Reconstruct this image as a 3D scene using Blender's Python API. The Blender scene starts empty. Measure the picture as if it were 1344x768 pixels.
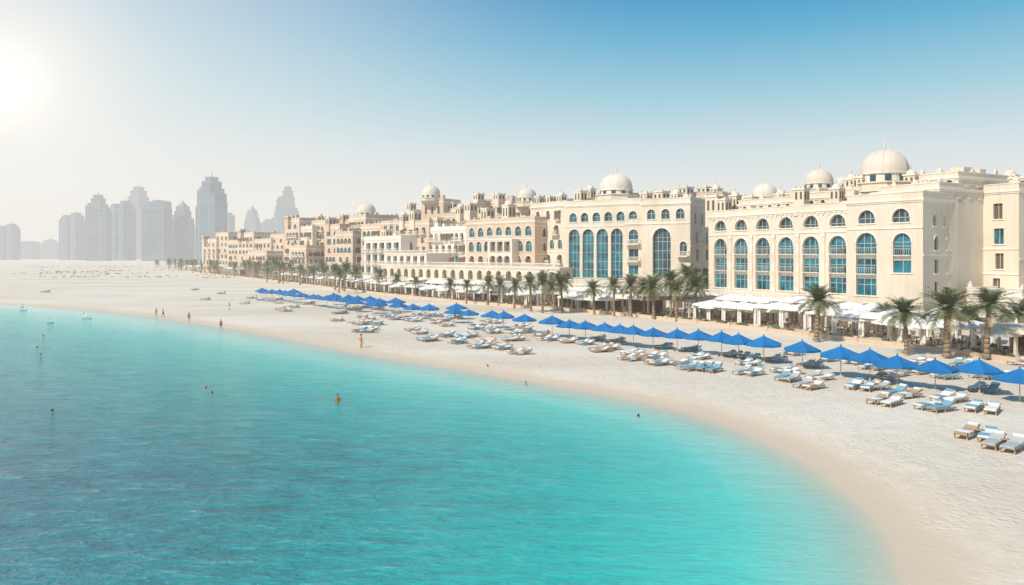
import bpy, math, random
import numpy as np
from mathutils import Vector, Matrix
random.seed(7); rng=np.random.default_rng(3)
CAMH=12.0; F=1000.0; HZ=335.0; CX=672.0
def gp(px,py,z=0.0):
    d=(CAMH-z)*F/(py-HZ); return ((px-CX)*d/F,d)
def pd(px,d): return ((px-CX)*d/F,d)
def zat(py,d): return CAMH+(HZ-py)*d/F
scene=bpy.context.scene
COL=scene.collection
# ------------------------------------------------------------------ node helpers
GLOW=Vector((-0.56,0.83,0.0)).normalized()*math.cos(math.radians(10.6)); GLOW.z=math.sin(math.radians(10.6))
def N(t,typ,**k):
    n=t.nodes.new(typ)
    for a,b in k.items(): setattr(n,a,b)
    return n
def math_(t,op,a,b=None,clamp=False):
    n=t.nodes.new('ShaderNodeMath'); n.operation=op; n.use_clamp=clamp
    for i,v in enumerate((a,b)):
        if v is None: continue
        if isinstance(v,(int,float)): n.inputs[i].default_value=v
        else: t.links.new(v,n.inputs[i])
    return n.outputs[0]
def ramp(t,fac,stops,interp='LINEAR'):
    r=t.nodes.new('ShaderNodeValToRGB'); cr=r.color_ramp; cr.interpolation=interp
    while len(cr.elements)<len(stops): cr.elements.new(0.5)
    for e,(p,c) in zip(cr.elements,stops):
        e.position=p; e.color=(*c,1) if len(c)==3 else c
    t.links.new(fac,r.inputs[0]); return r.outputs[0]
def mixc(t,f,a,b,mode='MIX'):
    m=t.nodes.new('ShaderNodeMix'); m.data_type='RGBA'; m.blend_type=mode
    for s,v in ((m.inputs[0],f),(m.inputs[6],a),(m.inputs[7],b)):
        if isinstance(v,(int,float)): s.default_value=v
        elif isinstance(v,tuple): s.default_value=(*v,1)
        else: t.links.new(v,s)
    return m.outputs[2]
def noise(t,vec,scale,detail=4,rough=0.55,dist=0.0):
    n=t.nodes.new('ShaderNodeTexNoise'); n.inputs['Scale'].default_value=scale
    n.inputs['Detail'].default_value=detail; n.inputs['Roughness'].default_value=rough
    n.inputs['Distortion'].default_value=dist
    if vec is not None: t.links.new(vec,n.inputs['Vector'])
    return n.outputs[0]
def mapping(t,vec,scale=(1,1,1),rot=(0,0,0)):
    n=t.nodes.new('ShaderNodeMapping'); n.inputs['Scale'].default_value=scale; n.inputs['Rotation'].default_value=rot
    t.links.new(vec,n.inputs[0]); return n.outputs[0]
def bump(t,h,strength,dist):
    n=t.nodes.new('ShaderNodeBump'); n.inputs['Strength'].default_value=strength; n.inputs['Distance'].default_value=dist
    t.links.new(h,n.inputs['Height']); return n.outputs[0]

# hazy sky colour as a function of direction
skyg=bpy.data.node_groups.new('HazySky','ShaderNodeTree')
skyg.interface.new_socket('Dir',in_out='INPUT',socket_type='NodeSocketVector')
skyg.interface.new_socket('Color',in_out='OUTPUT',socket_type='NodeSocketColor')
skyg.interface.new_socket('Glow',in_out='OUTPUT',socket_type='NodeSocketFloat')
t=skyg; gi=N(t,'NodeGroupInput'); go=N(t,'NodeGroupOutput')
nm=N(t,'ShaderNodeVectorMath',operation='NORMALIZE'); t.links.new(gi.outputs[0],nm.inputs[0])
sx=N(t,'ShaderNodeSeparateXYZ'); t.links.new(nm.outputs[0],sx.inputs[0])
dt=N(t,'ShaderNodeVectorMath',operation='DOT_PRODUCT'); t.links.new(nm.outputs[0],dt.inputs[0]); dt.inputs[1].default_value=GLOW
g=math_(t,'MAXIMUM',dt.outputs['Value'],0.0)
base=ramp(t,sx.outputs[2],[(0.0,(.93,.89,.82)),(0.07,(.88,.87,.83)),(0.13,(.71,.80,.82)),(0.2,(.38,.65,.76)),(0.27,(.15,.47,.69)),(0.33,(.04,.31,.60)),(0.6,(.08,.28,.54)),(1.0,(.06,.22,.46))])
g12=math_(t,'MULTIPLY',math_(t,'POWER',g,9.0),0.62)
g200=math_(t,'MULTIPLY',math_(t,'POWER',g,150.0),0.45)
g3=math_(t,'MULTIPLY',math_(t,'POWER',g,1300.0),0.7)
f1=math_(t,'ADD',g12,g200,clamp=True)
c=mixc(t,f1,base,(1.0,.975,.92))
c2=mixc(t,g3,c,(1.35,1.3,1.2))
t.links.new(c2,go.inputs[0]); t.links.new(math_(t,'POWER',g,6.0),go.inputs[1])

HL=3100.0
airg=bpy.data.node_groups.new('PaintedHaze','ShaderNodeTree')  # haze painted into materials as sky-coloured emission, stronger with distance
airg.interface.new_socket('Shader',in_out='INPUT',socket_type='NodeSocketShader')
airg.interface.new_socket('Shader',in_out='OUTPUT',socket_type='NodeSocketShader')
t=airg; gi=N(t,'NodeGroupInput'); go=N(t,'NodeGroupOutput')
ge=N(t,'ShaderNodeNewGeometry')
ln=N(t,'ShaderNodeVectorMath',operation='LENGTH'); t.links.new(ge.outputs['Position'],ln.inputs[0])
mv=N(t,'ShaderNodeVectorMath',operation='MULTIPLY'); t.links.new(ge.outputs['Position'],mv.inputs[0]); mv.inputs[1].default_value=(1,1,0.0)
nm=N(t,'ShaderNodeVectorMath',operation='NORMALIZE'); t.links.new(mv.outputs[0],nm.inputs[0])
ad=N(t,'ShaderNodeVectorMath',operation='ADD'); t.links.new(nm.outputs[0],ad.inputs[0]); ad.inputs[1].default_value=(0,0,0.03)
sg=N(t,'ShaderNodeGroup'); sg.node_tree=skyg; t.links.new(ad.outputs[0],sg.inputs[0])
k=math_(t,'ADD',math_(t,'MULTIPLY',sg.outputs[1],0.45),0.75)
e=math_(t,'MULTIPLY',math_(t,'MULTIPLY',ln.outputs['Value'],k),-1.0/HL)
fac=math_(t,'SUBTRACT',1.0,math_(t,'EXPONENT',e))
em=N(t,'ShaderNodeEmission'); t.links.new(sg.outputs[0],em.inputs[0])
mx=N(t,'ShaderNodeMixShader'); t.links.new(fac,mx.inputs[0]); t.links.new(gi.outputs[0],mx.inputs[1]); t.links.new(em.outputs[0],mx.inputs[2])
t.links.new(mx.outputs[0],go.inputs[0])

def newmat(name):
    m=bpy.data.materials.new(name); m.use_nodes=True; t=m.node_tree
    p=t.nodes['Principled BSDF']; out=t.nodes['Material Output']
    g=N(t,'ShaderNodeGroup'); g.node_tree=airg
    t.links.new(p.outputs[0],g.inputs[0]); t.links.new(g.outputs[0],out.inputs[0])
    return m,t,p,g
def simple(name,col,rough=0.7,var=0.15,scale=3.0,metal=0.0,bmp=0.0,bscale=20.0,obj=False):
    m,t,p,g=newmat(name)
    tc=N(t,'ShaderNodeTexCoord'); v=tc.outputs['Object']
    n=noise(t,v,scale)
    lo=tuple(x*(1-var) for x in col); hi=tuple(min(1,x*(1+var)) for x in col)
    cc=ramp(t,n,[(0.3,lo),(0.7,hi)])
    if obj:
        oi=N(t,'ShaderNodeObjectInfo')
        cc=mixc(t,math_(t,'MULTIPLY',oi.outputs['Random'],0.35),cc,tuple(x*0.6 for x in col))
    t.links.new(cc,p.inputs['Base Color']); p.inputs['Roughness'].default_value=rough; p.inputs['Metallic'].default_value=metal
    if bmp>0: t.links.new(bump(t,noise(t,v,bscale,3),bmp,0.05),p.inputs['Normal'])
    return m
def wallmat(name,col):
    m,t,p,g=newmat(name)
    ge=N(t,'ShaderNodeNewGeometry'); v=ge.outputs['Position']
    n1=noise(t,v,0.12,5); n2=noise(t,mapping(t,v,(1.6,1.6,0.12)),1.0,4)
    a=ramp(t,n1,[(0.3,(col[0]*.91,col[1]*.87,col[2]*.83)),(0.7,tuple(min(1,x*1.05) for x in col))])
    st=ramp(t,n2,[(0.35,(.88,.84,.78)),(0.6,(1,1,1))])
    cc=mixc(t,0.5,a,st,'MULTIPLY')
    t.links.new(cc,p.inputs['Base Color']); p.inputs['Roughness'].default_value=0.85
    t.links.new(bump(t,noise(t,v,6.0,5),0.3,0.03),p.inputs['Normal'])
    return m
M_wall=wallmat('cream_render',(.75,.645,.515))
M_wall2=wallmat('tan_render',(.66,.50,.37))
M_wall3=wallmat('white_render',(.81,.745,.65))
M_trim=wallmat('pale_trim',(.82,.755,.655))
M_dome=wallmat('dome_plaster',(.75,.66,.56))
M_dark=simple('dark_interior',(.13,.09,.06),0.8)
M_frame=simple('window_frame',(.50,.46,.40),0.5)
M_wood=simple('pergola_timber',(.30,.20,.13),0.7,0.3)
def glassmat(name,c1,c2):
    m,t,p,g=newmat(name)
    ge=N(t,'ShaderNodeNewGeometry'); v=ge.outputs['Position']
    n=noise(t,v,0.45,2)
    t.links.new(ramp(t,n,[(0.35,c1),(0.65,c2)]),p.inputs['Base Color'])
    p.inputs['Roughness'].default_value=0.06; p.inputs['IOR'].default_value=1.5
    t.links.new(bump(t,noise(t,v,0.8,2),0.15,0.1),p.inputs['Normal'])
    return m
M_glass=glassmat('teal_glass',(.006,.05,.075),(.02,.21,.27))
M_glassd=glassmat('dark_glass',(.02,.045,.06),(.05,.13,.16))
BM=[M_wall,M_trim,M_glass,M_frame,M_dome,M_dark,M_wood,M_glassd,M_wall2,M_wall3]
# ------------------------------------------------------------------ mesh builder
class MB:
    def __init__(s): s.v=[];s.f=[];s.m=[];s.s=[];s.M=Matrix.Identity(4)
    def add(s,pts,faces,mat,smooth=False):
        b=len(s.v)
        for p in pts: s.v.append(tuple(s.M@Vector(p)))
        for f in faces: s.f.append([i+b for i in f]); s.m.append(mat); s.s.append(smooth)
    def poly(s,pts,mat): s.add(pts,[list(range(len(pts)))],mat)
    def box(s,x0,x1,y0,y1,z0,z1,mat):
        s.add([(x0,y0,z0),(x1,y0,z0),(x1,y1,z0),(x0,y1,z0),(x0,y0,z1),(x1,y0,z1),(x1,y1,z1),(x0,y1,z1)],
              [(0,3,2,1),(4,5,6,7),(0,1,5,4),(1,2,6,5),(2,3,7,6),(3,0,4,7)],mat)
    def lathe(s,cx,cy,prof,n,mat,smooth=True,rot=0.0):
        pts=[];fs=[]
        for r,z in prof:
            for i in range(n):
                a=rot+2*math.pi*i/n; pts.append((cx+r*math.cos(a),cy+r*math.sin(a),z))
        for k in range(len(prof)-1):
            for i in range(n):
                j=(i+1)%n; fs.append((k*n+i,k*n+j,(k+1)*n+j,(k+1)*n+i))
        fs.append(tuple(range((len(prof)-1)*n,len(prof)*n)))
        s.add(pts,fs,mat,smooth)
    def tube(s,p0,p1,r0,r1,n,mat,smooth=True):
        p0=Vector(p0);p1=Vector(p1);d=(p1-p0)
        if d.length<1e-6:return
        d.normalize(); a=Vector((0,0,1)) if abs(d.z)<0.9 else Vector((1,0,0))
        u=d.cross(a).normalized();w=d.cross(u); pts=[]
        for p,r in((p0,r0),(p1,r1)):
            for i in range(n):
                an=2*math.pi*i/n; pts.append(p+u*(r*math.cos(an))+w*(r*math.sin(an)))
        fs=[(i,(i+1)%n,n+(i+1)%n,n+i) for i in range(n)]+[tuple(range(n))[::-1],tuple(range(n,2*n))]
        s.add(pts,fs,mat,smooth)
    def mesh(s,name,mats):
        me=bpy.data.meshes.new(name); me.from_pydata(s.v,[],s.f)
        for m in mats: me.materials.append(m)
        me.polygons.foreach_set('material_index',s.m); me.polygons.foreach_set('use_smooth',s.s); me.update(); return me
    def build(s,name,mats,loc=(0,0,0),rz=0):
        o=bpy.data.objects.new(name,s.mesh(name,mats)); o.location=loc; o.rotation_euler=(0,0,rz); COL.objects.link(o); return o
def inst(name,me,x,y,z=0,rz=0,sc=1.0):
    o=bpy.data.objects.new(name,me); o.location=(x,y,z); o.rotation_euler=(0,0,rz)
    o.scale=(sc,sc,sc) if not isinstance(sc,tuple) else sc
    COL.objects.link(o); return o
# ------------------------------------------------------------------ facades
def fbox(mb,mp,u0,u1,w0,w1,z0,z1,mat):
    c=[(u0,w0,z0),(u1,w0,z0),(u1,w1,z0),(u0,w1,z0),(u0,w0,z1),(u1,w0,z1),(u1,w1,z1),(u0,w1,z1)]
    mb.add([mp(*p) for p in c],[(0,3,2,1),(4,5,6,7),(0,1,5,4),(1,2,6,5),(2,3,7,6),(3,0,4,7)],mat)
def fq(mb,mp,u0,u1,z0,z1,w,mat):
    if u1-u0<1e-4 or z1-z0<1e-4: return
    mb.poly([mp(u0,w,z0),mp(u1,w,z0),mp(u1,w,z1),mp(u0,w,z1)],mat)
def cell(mb,mp,u0,u1,z0,z1,b,wall):
    cu,hw,s,tp=b['c'],b['hw'],b['s'],b['t']; arch=b.get('arch',True); dep=b.get('dep',0.35); glass=b.get('g',2)
    ns=8
    if arch:
        sp=tp-hw; out=[(cu-hw*math.cos(math.pi*i/ns),sp+hw*math.sin(math.pi*i/ns)) for i in range(ns+1)]
    else:
        sp=tp; out=[(cu-hw,tp),(cu+hw,tp)]
    fq(mb,mp,u0,u1,z0,s,0,wall); fq(mb,mp,u0,cu-hw,s,z1,0,wall); fq(mb,mp,cu+hw,u1,s,z1,0,wall)
    for (a,za),(c,zc) in zip(out[:-1],out[1:]):
        mb.poly([mp(a,0,za),mp(c,0,zc),mp(c,0,z1),mp(a,0,z1)],wall)
    loop=[(cu-hw,s)]+( [(cu-hw,sp)] if arch and abs(out[0][1]-sp)>1e-5 else [])+out+[(cu+hw,s)]
    nl=len(loop)
    for i in range(nl):
        a=loop[i];c=loop[(i+1)%nl]
        mb.poly([mp(a[0],0,a[1]),mp(c[0],0,c[1]),mp(c[0],-dep,c[1]),mp(a[0],-dep,a[1])],wall)
    mb.poly([mp(a,-dep,z) for a,z in loop],glass)
    fw=0.09; d0,d1=-dep-0.02,-dep+0.07
    nm=b.get('mull',1)
    for k in range(nm):
        x=cu-hw+2*hw*(k+1)/(nm+1); zt=sp+math.sqrt(max(0,hw*hw-(x-cu)**2))-0.02 if arch else tp-0.02
        fbox(mb,mp,x-fw/2,x+fw/2,d0,d1,s+0.02,zt,3)
    if arch and nm: fbox(mb,mp,cu-hw+.02,cu+hw-.02,d0,d1+.01,sp-fw/2,sp+fw/2,3)
    for zz in b.get('bars',[]): fbox(mb,mp,cu-hw+.02,cu+hw-.02,d0,d1+.012,zz-fw/2,zz+fw/2,3)
    for zz in b.get('span',[]):
        fbox(mb,mp,cu-hw+.02,cu+hw-.02,d0,d1+0.1,zz-0.40,zz+0.40,1)
        fbox(mb,mp,cu-hw+.02,cu+hw-.02,d0,0.35,zz+0.3,zz+0.42,1)
        for k in range(int(2*hw/0.3)):
            x=cu-hw+0.15+k*0.3; fbox(mb,mp,x-.02,x+.02,0.26,0.30,zz+.42,zz+1.35,3)
        fbox(mb,mp,cu-hw+.02,cu+hw-.02,0.24,0.32,zz+1.35,zz+1.43,3)
    if b.get('trim',True):
        tw=b.get('tw',0.22); pw=0.07
        if arch:
            oo=[(cu-(hw+tw)*math.cos(math.pi*i/ns),sp+(hw+tw)*math.sin(math.pi*i/ns)) for i in range(ns+1)]
            ii=[(cu-(hw+.003)*math.cos(math.pi*i/ns),sp+(hw+.003)*math.sin(math.pi*i/ns)) for i in range(ns+1)]
            for k in range(ns):
                A,B,C,D=ii[k],ii[k+1],oo[k+1],oo[k]
                mb.poly([mp(A[0],pw,A[1]),mp(B[0],pw,B[1]),mp(C[0],pw,C[1]),mp(D[0],pw,D[1])],1)
                mb.poly([mp(D[0],pw,D[1]),mp(C[0],pw,C[1]),mp(C[0],-.01,C[1]),mp(D[0],-.01,D[1])],1)
                mb.poly([mp(A[0],pw,A[1]),mp(B[0],pw,B[1]),mp(B[0],-.01,B[1]),mp(A[0],-.01,A[1])],1)
        fbox(mb,mp,cu-hw-tw,cu+hw+tw,-0.02,0.14,s-0.2,s-0.004,1)
    if b.get('mash'):
        q=hw+.15; fbox(mb,mp,cu-q,cu+q,.0,.75,s-.25,tp-.25,6); fbox(mb,mp,cu-q-.12,cu+q+.12,-.02,.9,tp-.249,tp-.1,1); fbox(mb,mp,cu-q-.08,cu+q+.08,-.02,.85,s-.42,s-.251,1)
        for k in range(3):
            x=cu-q+.12+(2*q-.24)*k/3; fbox(mb,mp,x+.05,x+(2*q-.24)/3-.05,.72,.77,s+.3,tp-.5,5)
    if b.get('bal'):
        bw=hw+0.5
        fbox(mb,mp,cu-bw,cu+bw,-.02,1.2,s-0.42,s-0.22,1)
        x=cu-bw+.05
        while x<cu+bw: fbox(mb,mp,x-.04,x+.04,1.08,1.14,s-.22,s+.7,1); x+=0.3
        fbox(mb,mp,cu-bw,cu+bw,1.04,1.18,s+.7,s+.82,1)
        for sd in(-1,1): fbox(mb,mp,cu+sd*bw-(.1 if sd>0 else 0),cu+sd*bw+(.1 if sd<0 else 0),0.0,1.03,s+.7,s+.82,1)
def facade(mb,mp,U,H,rows,wall):
    z=0
    for r in sorted(rows or [],key=lambda q:q['z0']):
        if r['z1']>H: break
        if r['z0']>z: fq(mb,mp,0,U,z,r['z0'],0,wall)
        n=r.get('n')
        bays=[]
        if 'bays' in r:
            for q in r['bays']:
                d=dict(r); d.update(q); d['c']=q['c']*U; bays.append(d)
        else:
            m=r.get('m',0.6); cw=(U-2*m)/n
            for i in range(n):
                d=dict(r); d['c']=m+cw*(i+.5); bays.append(d)
                if r.get('mashp') and RB.random()<r['mashp']: d['mash']=True; d['bal']=False
        ed=[0]+[(bays[i]['c']+bays[i+1]['c'])/2 for i in range(len(bays)-1)]+[U]
        for i,b in enumerate(bays):
            b['hw']=min(b['hw'],(ed[i+1]-ed[i])/2-0.12,b['c']-ed[i]-.1,ed[i+1]-b['c']-.1)
            if b.get('arch',True): b['hw']=min(b['hw'],(b['t']-b['s'])-0.1)
            cell(mb,mp,ed[i],ed[i+1],r['z0'],r['z1'],b,wall)
        if r.get('band'): fbox(mb,mp,0,U,-.03,.12,r['z1']-.12,r['z1']+.12,1)
        z=r['z1']
    if z<H: fq(mb,mp,0,U,z,H,0,wall)
RB=random.Random(77)
def block(mb,L,R,D,H,front=None,right=None,left=None,wall=0,par=.9,merlon=.35,cor=True,rail=False):
    L=Vector((L[0],L[1],0));R=Vector((R[0],R[1],0)); u=R-L; W=u.length; a=math.atan2(u.y,u.x)
    mb.M=Matrix.Translation(L)@Matrix.Rotation(a,4,'Z')
    mf=lambda u,w,z:(u,-w,z); mr=lambda u,w,z:(W+w,u,z); ml=lambda u,w,z:(-w,D-u,z); mk=lambda u,w,z:(W-u,D+w,z)
    facade(mb,mf,W,H,front,wall); facade(mb,mr,D,H,right,wall); facade(mb,ml,D,H,left,wall); facade(mb,mk,W,H,None,wall)
    mb.poly([(0,0,H),(W,0,H),(W,D,H),(0,D,H)],wall)
    T=0.3
    if rail:
        x=.1
        while x<W-.1: mb.box(x-.06,x+.06,.05,.17,H+.001,H+.85,1); x+=.42
        mb.box(0,W,.0,.22,H+.851,H+1.0,1)
    elif par>0:
        mb.box(0,W,0,T,H+.001,H+par,wall); mb.box(0,W,D-T,D,H+.001,H+par,wall)
        mb.box(0,T,T+.002,D-T-.002,H+.001,H+par,wall); mb.box(W-T,W,T+.002,D-T-.002,H+.001,H+par,wall)
        mb.box(-.08,W+.08,-.08,T+.08,H+par+.001,H+par+.14,1); mb.box(W-T-.08,W+.08,T+.09,D,H+par+.001,H+par+.14,1); mb.box(-.08,T+.08,T+.09,D,H+par+.001,H+par+.14,1)
        if merlon:
            for (mp,U) in((mf,W),(mr,D)):
                c=0.5
                while c<U-.4:
                    q=RB.random()
                    if q<merlon:
                        w_=RB.uniform(.25,.6); h_=RB.uniform(.3,.75)
                        fbox(mb,mp,c-w_,c+w_,-.4,.02,H+par+.142,H+par+h_,wall)
                        fbox(mb,mp,c-w_*.5,c+w_*.5,-.3,-.05,H+par+h_+.002,H+par+h_+.35,1)
                    elif q<merlon+.08:
                        w_=RB.uniform(1.0,1.9); fbox(mb,mp,c-w_*.5,min(U,c+w_*.5),-1.5,-.02,H+par+.142,H+par+RB.uniform(.6,1.5),wall)
                    c+=RB.uniform(2.6,5.5)
    if cor:
        fbox(mb,mf,-.25,W+.25,-.04,.25,H-.35,H-.05,1); fbox(mb,mr,.05,D,-.04,.25,H-.35,H-.05,1)
        fbox(mb,mf,-.12,W+.12,-.03,.12,H-.6,H-.352,1); fbox(mb,mr,.05,D,-.03,.12,H-.6,H-.352,1)
    if not rail:
        for _ in range(int(W*D/90)):
            x=RB.uniform(1,max(1.1,W-3)); y=RB.uniform(2,max(2.1,D-4)); h_=RB.uniform(.8,2.0)
            mb.box(x,x+RB.uniform(1,2.4),y,y+RB.uniform(1,2.5),H+.01,H+h_,wall)
    return W
def dome(mb,px,d,zb,r,drum=1.2,fin=1.0,low=0):
    x,y=pd(px,d); mb.M=Matrix.Identity(4)
    if low: mb.lathe(x,y,[(r*1.35,zb-drum-low),(r*1.35,zb-drum-.1),(r*1.42,zb-drum-.1),(r*1.42,zb-drum+.15),(r*1.1,zb-drum+.16)],8,0,False,0.4)
    mb.lathe(x,y,[(r*1.0,zb-drum-1.5),(r*1.0,zb-.25),(r*1.08,zb-.22),(r*1.08,zb),(r*.98,zb+.01)],20,1,False)
    n=10
    for i in range(n):
        a=2*math.pi*i/n; cx,cy=x+math.cos(a)*r*1.005,y+math.sin(a)*r*1.005
        mb.M=Matrix.Translation((cx,cy,0))@Matrix.Rotation(a,4,'Z')
        w=r*.13; mb.box(-.1,.03,-w,w,zb-drum+.1,zb-.4,7)
    mb.M=Matrix.Identity(4)
    prof=[]
    for i in range(15):
        a=math.pi/2*i/14; prof.append((r*math.cos(a)*(1.0+.06*math.sin(2*a)) if i<14 else 0.04,zb+.01+r*1.08*math.sin(a)))
    mb.lathe(x,y,prof,28,4)
    for i in range(12):
        an=2*math.pi*i/12
        for (r0,z0),(r1,z1) in zip(prof[:-2],prof[1:-1]):
            mb.tube((x+r0*math.cos(an),y+r0*math.sin(an),z0),(x+r1*math.cos(an),y+r1*math.sin(an),z1),r*.015,r*.015,4,4)
    zt=zb+r*1.08
    mb.lathe(x,y,[(.22*fin,zt-.05),(.10*fin,zt+.25*fin),(.20*fin,zt+.45*fin),(.06*fin,zt+.65*fin),(.12*fin,zt+.85*fin),(.01,zt+1.7*fin)],8,4)
def turret(mb,px,d,z0,s,h,kind=0,wall=0):
    x,y=pd(px,d); mb.M=Matrix.Translation((x,y,0))@Matrix.Rotation(math.radians(-50),4,'Z')
    mb.box(-s,s,-s,s,z0-2,z0+h,wall); mb.box(-s-.15,s+.15,-s-.15,s+.15,z0+h+.001,z0+h+.3,1)
    for a in range(4):
        R=mb.M.copy(); mb.M=R@Matrix.Rotation(a*math.pi/2,4,'Z')
        for q in(-.45,.45): mb.box(q*s-.2*s,q*s+.2*s,-s-.02,-s+.2,z0+h*.35,z0+h*.85,5)
        mb.M=R
    if kind==1:
        r=s*.9
        mb.lathe(0,0,[(r*math.cos(math.pi/2*i/8)+.02,z0+h+.3+r*math.sin(math.pi/2*i/8)) for i in range(9)],14,4)
        mb.tube((0,0,z0+h+.3+r),(0,0,z0+h+1.4+r),.08,.02,5,4)
    elif kind==0:
        for sx_ in(-1,1):
            for sy_ in(-1,1): mb.box(sx_*s-(.35 if sx_>0 else -.0),sx_*s+(.35 if sx_<0 else 0),sy_*s-(.35 if sy_>0 else 0),sy_*s+(.35 if sy_<0 else 0),z0+h+.302,z0+h+.7,wall)
    mb.M=Matrix.Identity(4)
def floors(z0,z1,nf,n,hw=0.7,style='mix',g=7,seed=0):
    r=random.Random(seed); rows=[]; fh=(z1-z0)/nf
    for i in range(nf):
        a=z0+fh*i; st=style if style!='mix' else r.choice(['arch','rect','arch','bal','bal'])
        rows.append(dict(z0=a,z1=a+fh,n=max(1,n+(r.choice([-1,0,0,1]) if style=='mix' else 0)),hw=hw*r.uniform(.8,1.35),s=a+fh*.20,t=a+fh*.82,arch=(st!='rect'),bal=(st=='bal'),g=r.choice([g,g,2,2,5]),dep=.35 if st!='bal' else .8,band=(r.random()<.5),m=r.uniform(.6,1.6),mashp=.15 if style=='mix' else 0))
    return rows
def offl(L,R,t): return (L[0]+(R[0]-L[0])*t,L[1]+(R[1]-L[1])*t)
# ---- Hotel A (right)
AL=pd(930,155);AR=(62.4,115.0)
mb=MB()
T=.736; A1R=offl(AL,AR,T)
ux,uy=(AR[0]-AL[0]),(AR[1]-AL[1]); l=math.hypot(ux,uy); ux/=l;uy/=l; nx,ny=uy,-ux
tall=lambda hw,s,t:dict(hw=hw,s=s,t=t,span=[8.6,11.8],mull=2,bars=[7.3,10.4,13.2],dep=.55,tw=.3)
rows=[dict(z0=0,z1=5,n=6,hw=1.9,s=.3,t=4.3,g=5,dep=1.2,mull=0),
      dict(z0=5,z1=16.0,n=6,band=1,**tall(1.7,5.6,15.3)),
      dict(z0=16.0,z1=19.5,n=6,hw=1.55,s=16.9,t=18.9,g=7,mull=2,dep=.6)]
def srow(z0,z1,s,t_,n,hw,arch=False,**k): return dict(z0=z0,z1=z1,n=n,hw=hw,s=s,t=t_,arch=arch,g=7,mull=0,m=2.2,**k)
side=[srow(5,8.5,5.7,7.9,8,.55),srow(8.5,12,9.2,11.3,8,.55,band=1),srow(12,15.8,12.8,15.0,8,.6,True),srow(15.8,19,16.5,18.3,11,.45,True)]
W=block(mb,AL,A1R,26,19.9,rows,left=floors(5,19,4,4,seed=4),merlon=.2)
for i in range(1,6):
    x=.6+(W-1.2)*i/6
    mb.box(x-.3,x+.3,-.16,.05,5.2,15.85,0); mb.box(x-.4,x+.4,-.24,-.161,5.2,6.0,1); mb.box(x-.4,x+.4,-.26,-.161,15.2,15.8,1)
    mb.box(x-.28,x+.28,-.20,-.161,9.0,10.6,1); mb.box(x-.28,x+.28,-.20,-.161,12.4,14.0,1)
for i in range(30):
    x=.4+(W-.8)*i/29; mb.box(x-.14,x+.14,-.22,.02,19.0,19.28,1)
A2L=(A1R[0]+nx*2.0,A1R[1]+ny*2.0); A2R=(AR[0]+nx*.6,AR[1]+ny*.6)
rows2=[dict(z0=0,z1=5,n=2,hw=1.7,s=.3,t=4.3,g=5,dep=1.2,mull=0),
      dict(z0=5,z1=16.2,bays=[dict(c=.27,**tall(1.7,5.6,15.6)),dict(c=.74,hw=1.4,s=9.3,t=15.4,span=[11.6],mull=1,bars=[13.4],dep=.45)],band=1),
      dict(z0=16.2,z1=20.0,n=2,hw=1.35,s=17.1,t=19.2,g=7,mull=2,dep=.5)]
block(mb,A2L,A2R,36,20.7,rows2,right=side,merlon=.2)
ax,ay=-nx,-ny
wl=(AR[0]+ax*17+ux*(-6),AR[1]+ay*17+uy*(-6)); wr=(AR[0]+ax*17+ux*4.5,AR[1]+ay*17+uy*4.5)
block(mb,wl,wr,30,22.4,floors(5,21,4,2,.6,'rect',seed=3),right=floors(5,21,5,9,.7,'mix',seed=9))
al=(AR[0]+ax*9+ux*1,AR[1]+ay*9+uy*1); ar=(AR[0]+ax*9+ux*9,AR[1]+ay*9+uy*9)
block(mb,al,ar,28,6.0,[dict(z0=0,z1=5,n=2,hw=1.2,s=.3,t=4.0,g=5,dep=1,mull=0)],right=[dict(z0=0,z1=5,n=6,hw=1.3,s=.3,t=3.8,g=5,dep=1,mull=0)],wall=9)
f0=offl(AL,AR,.08);f1=offl(AL,AR,.70)
block(mb,(f0[0]+nx*5,f0[1]+ny*5),(f1[0]+nx*5,f1[1]+ny*5),4.9,4.4,[dict(z0=0,z1=4.0,n=11,hw=1.05,s=.2,t=3.5,g=5,dep=1.2,mull=0)],right=[dict(z0=0,z1=4.0,n=1,hw=1.05,s=.2,t=3.5,g=5,dep=1.2,mull=0)],wall=9,rail=True)
def setback(L,R,t0,t1,back,D,z,H,rows,**k):
    a=offl(L,R,t0);b=offl(L,R,t1); a=(a[0]+ax*back,a[1]+ay*back); b=(b[0]+ax*back,b[1]+ay*back)
    return block(mb,a,b,D,H,rows,right=[dict(z0=z+.3,z1=H-.6,n=max(2,int(D/3)),hw=.5,s=z+1.2,t=H-1.0,g=7,mull=0)],**k)
setback(AL,AR,.42,.98,5,16,20,22.6,[dict(z0=20.3,z1=22.3,n=10,hw=.45,s=20.8,t=22.0,g=7,mull=0)],par=.7)
setback(AL,AR,.05,.36,6,14,20,22.4,[dict(z0=20.1,z1=22.1,n=6,hw=.45,s=20.7,t=21.9,g=7,mull=0)],par=.7)
setback(AL,AR,.66,.98,10,14,22,24.6,[dict(z0=22.6,z1=24.4,n=8,hw=.4,s=23.2,t=24.2,g=7,mull=0)],par=.6)
dome(mb,1161,131,26.0,3.8,1.8,1.2,low=1.5); dome(mb,1075,146,25.8,2.5,1.3,.9,low=1.5); dome(mb,1004,158,24.2,2.5,1.2,.9,low=1.5)
dome(mb,1230,132,24.2,1.8,1,.8,low=1.5); dome(mb,1283,150,25.2,1.3,1,.7,low=2); dome(mb,1105,150,26.2,1.1,1,.6,low=2); dome(mb,1318,150,26.0,1.2,1,.6,low=2)
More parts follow.
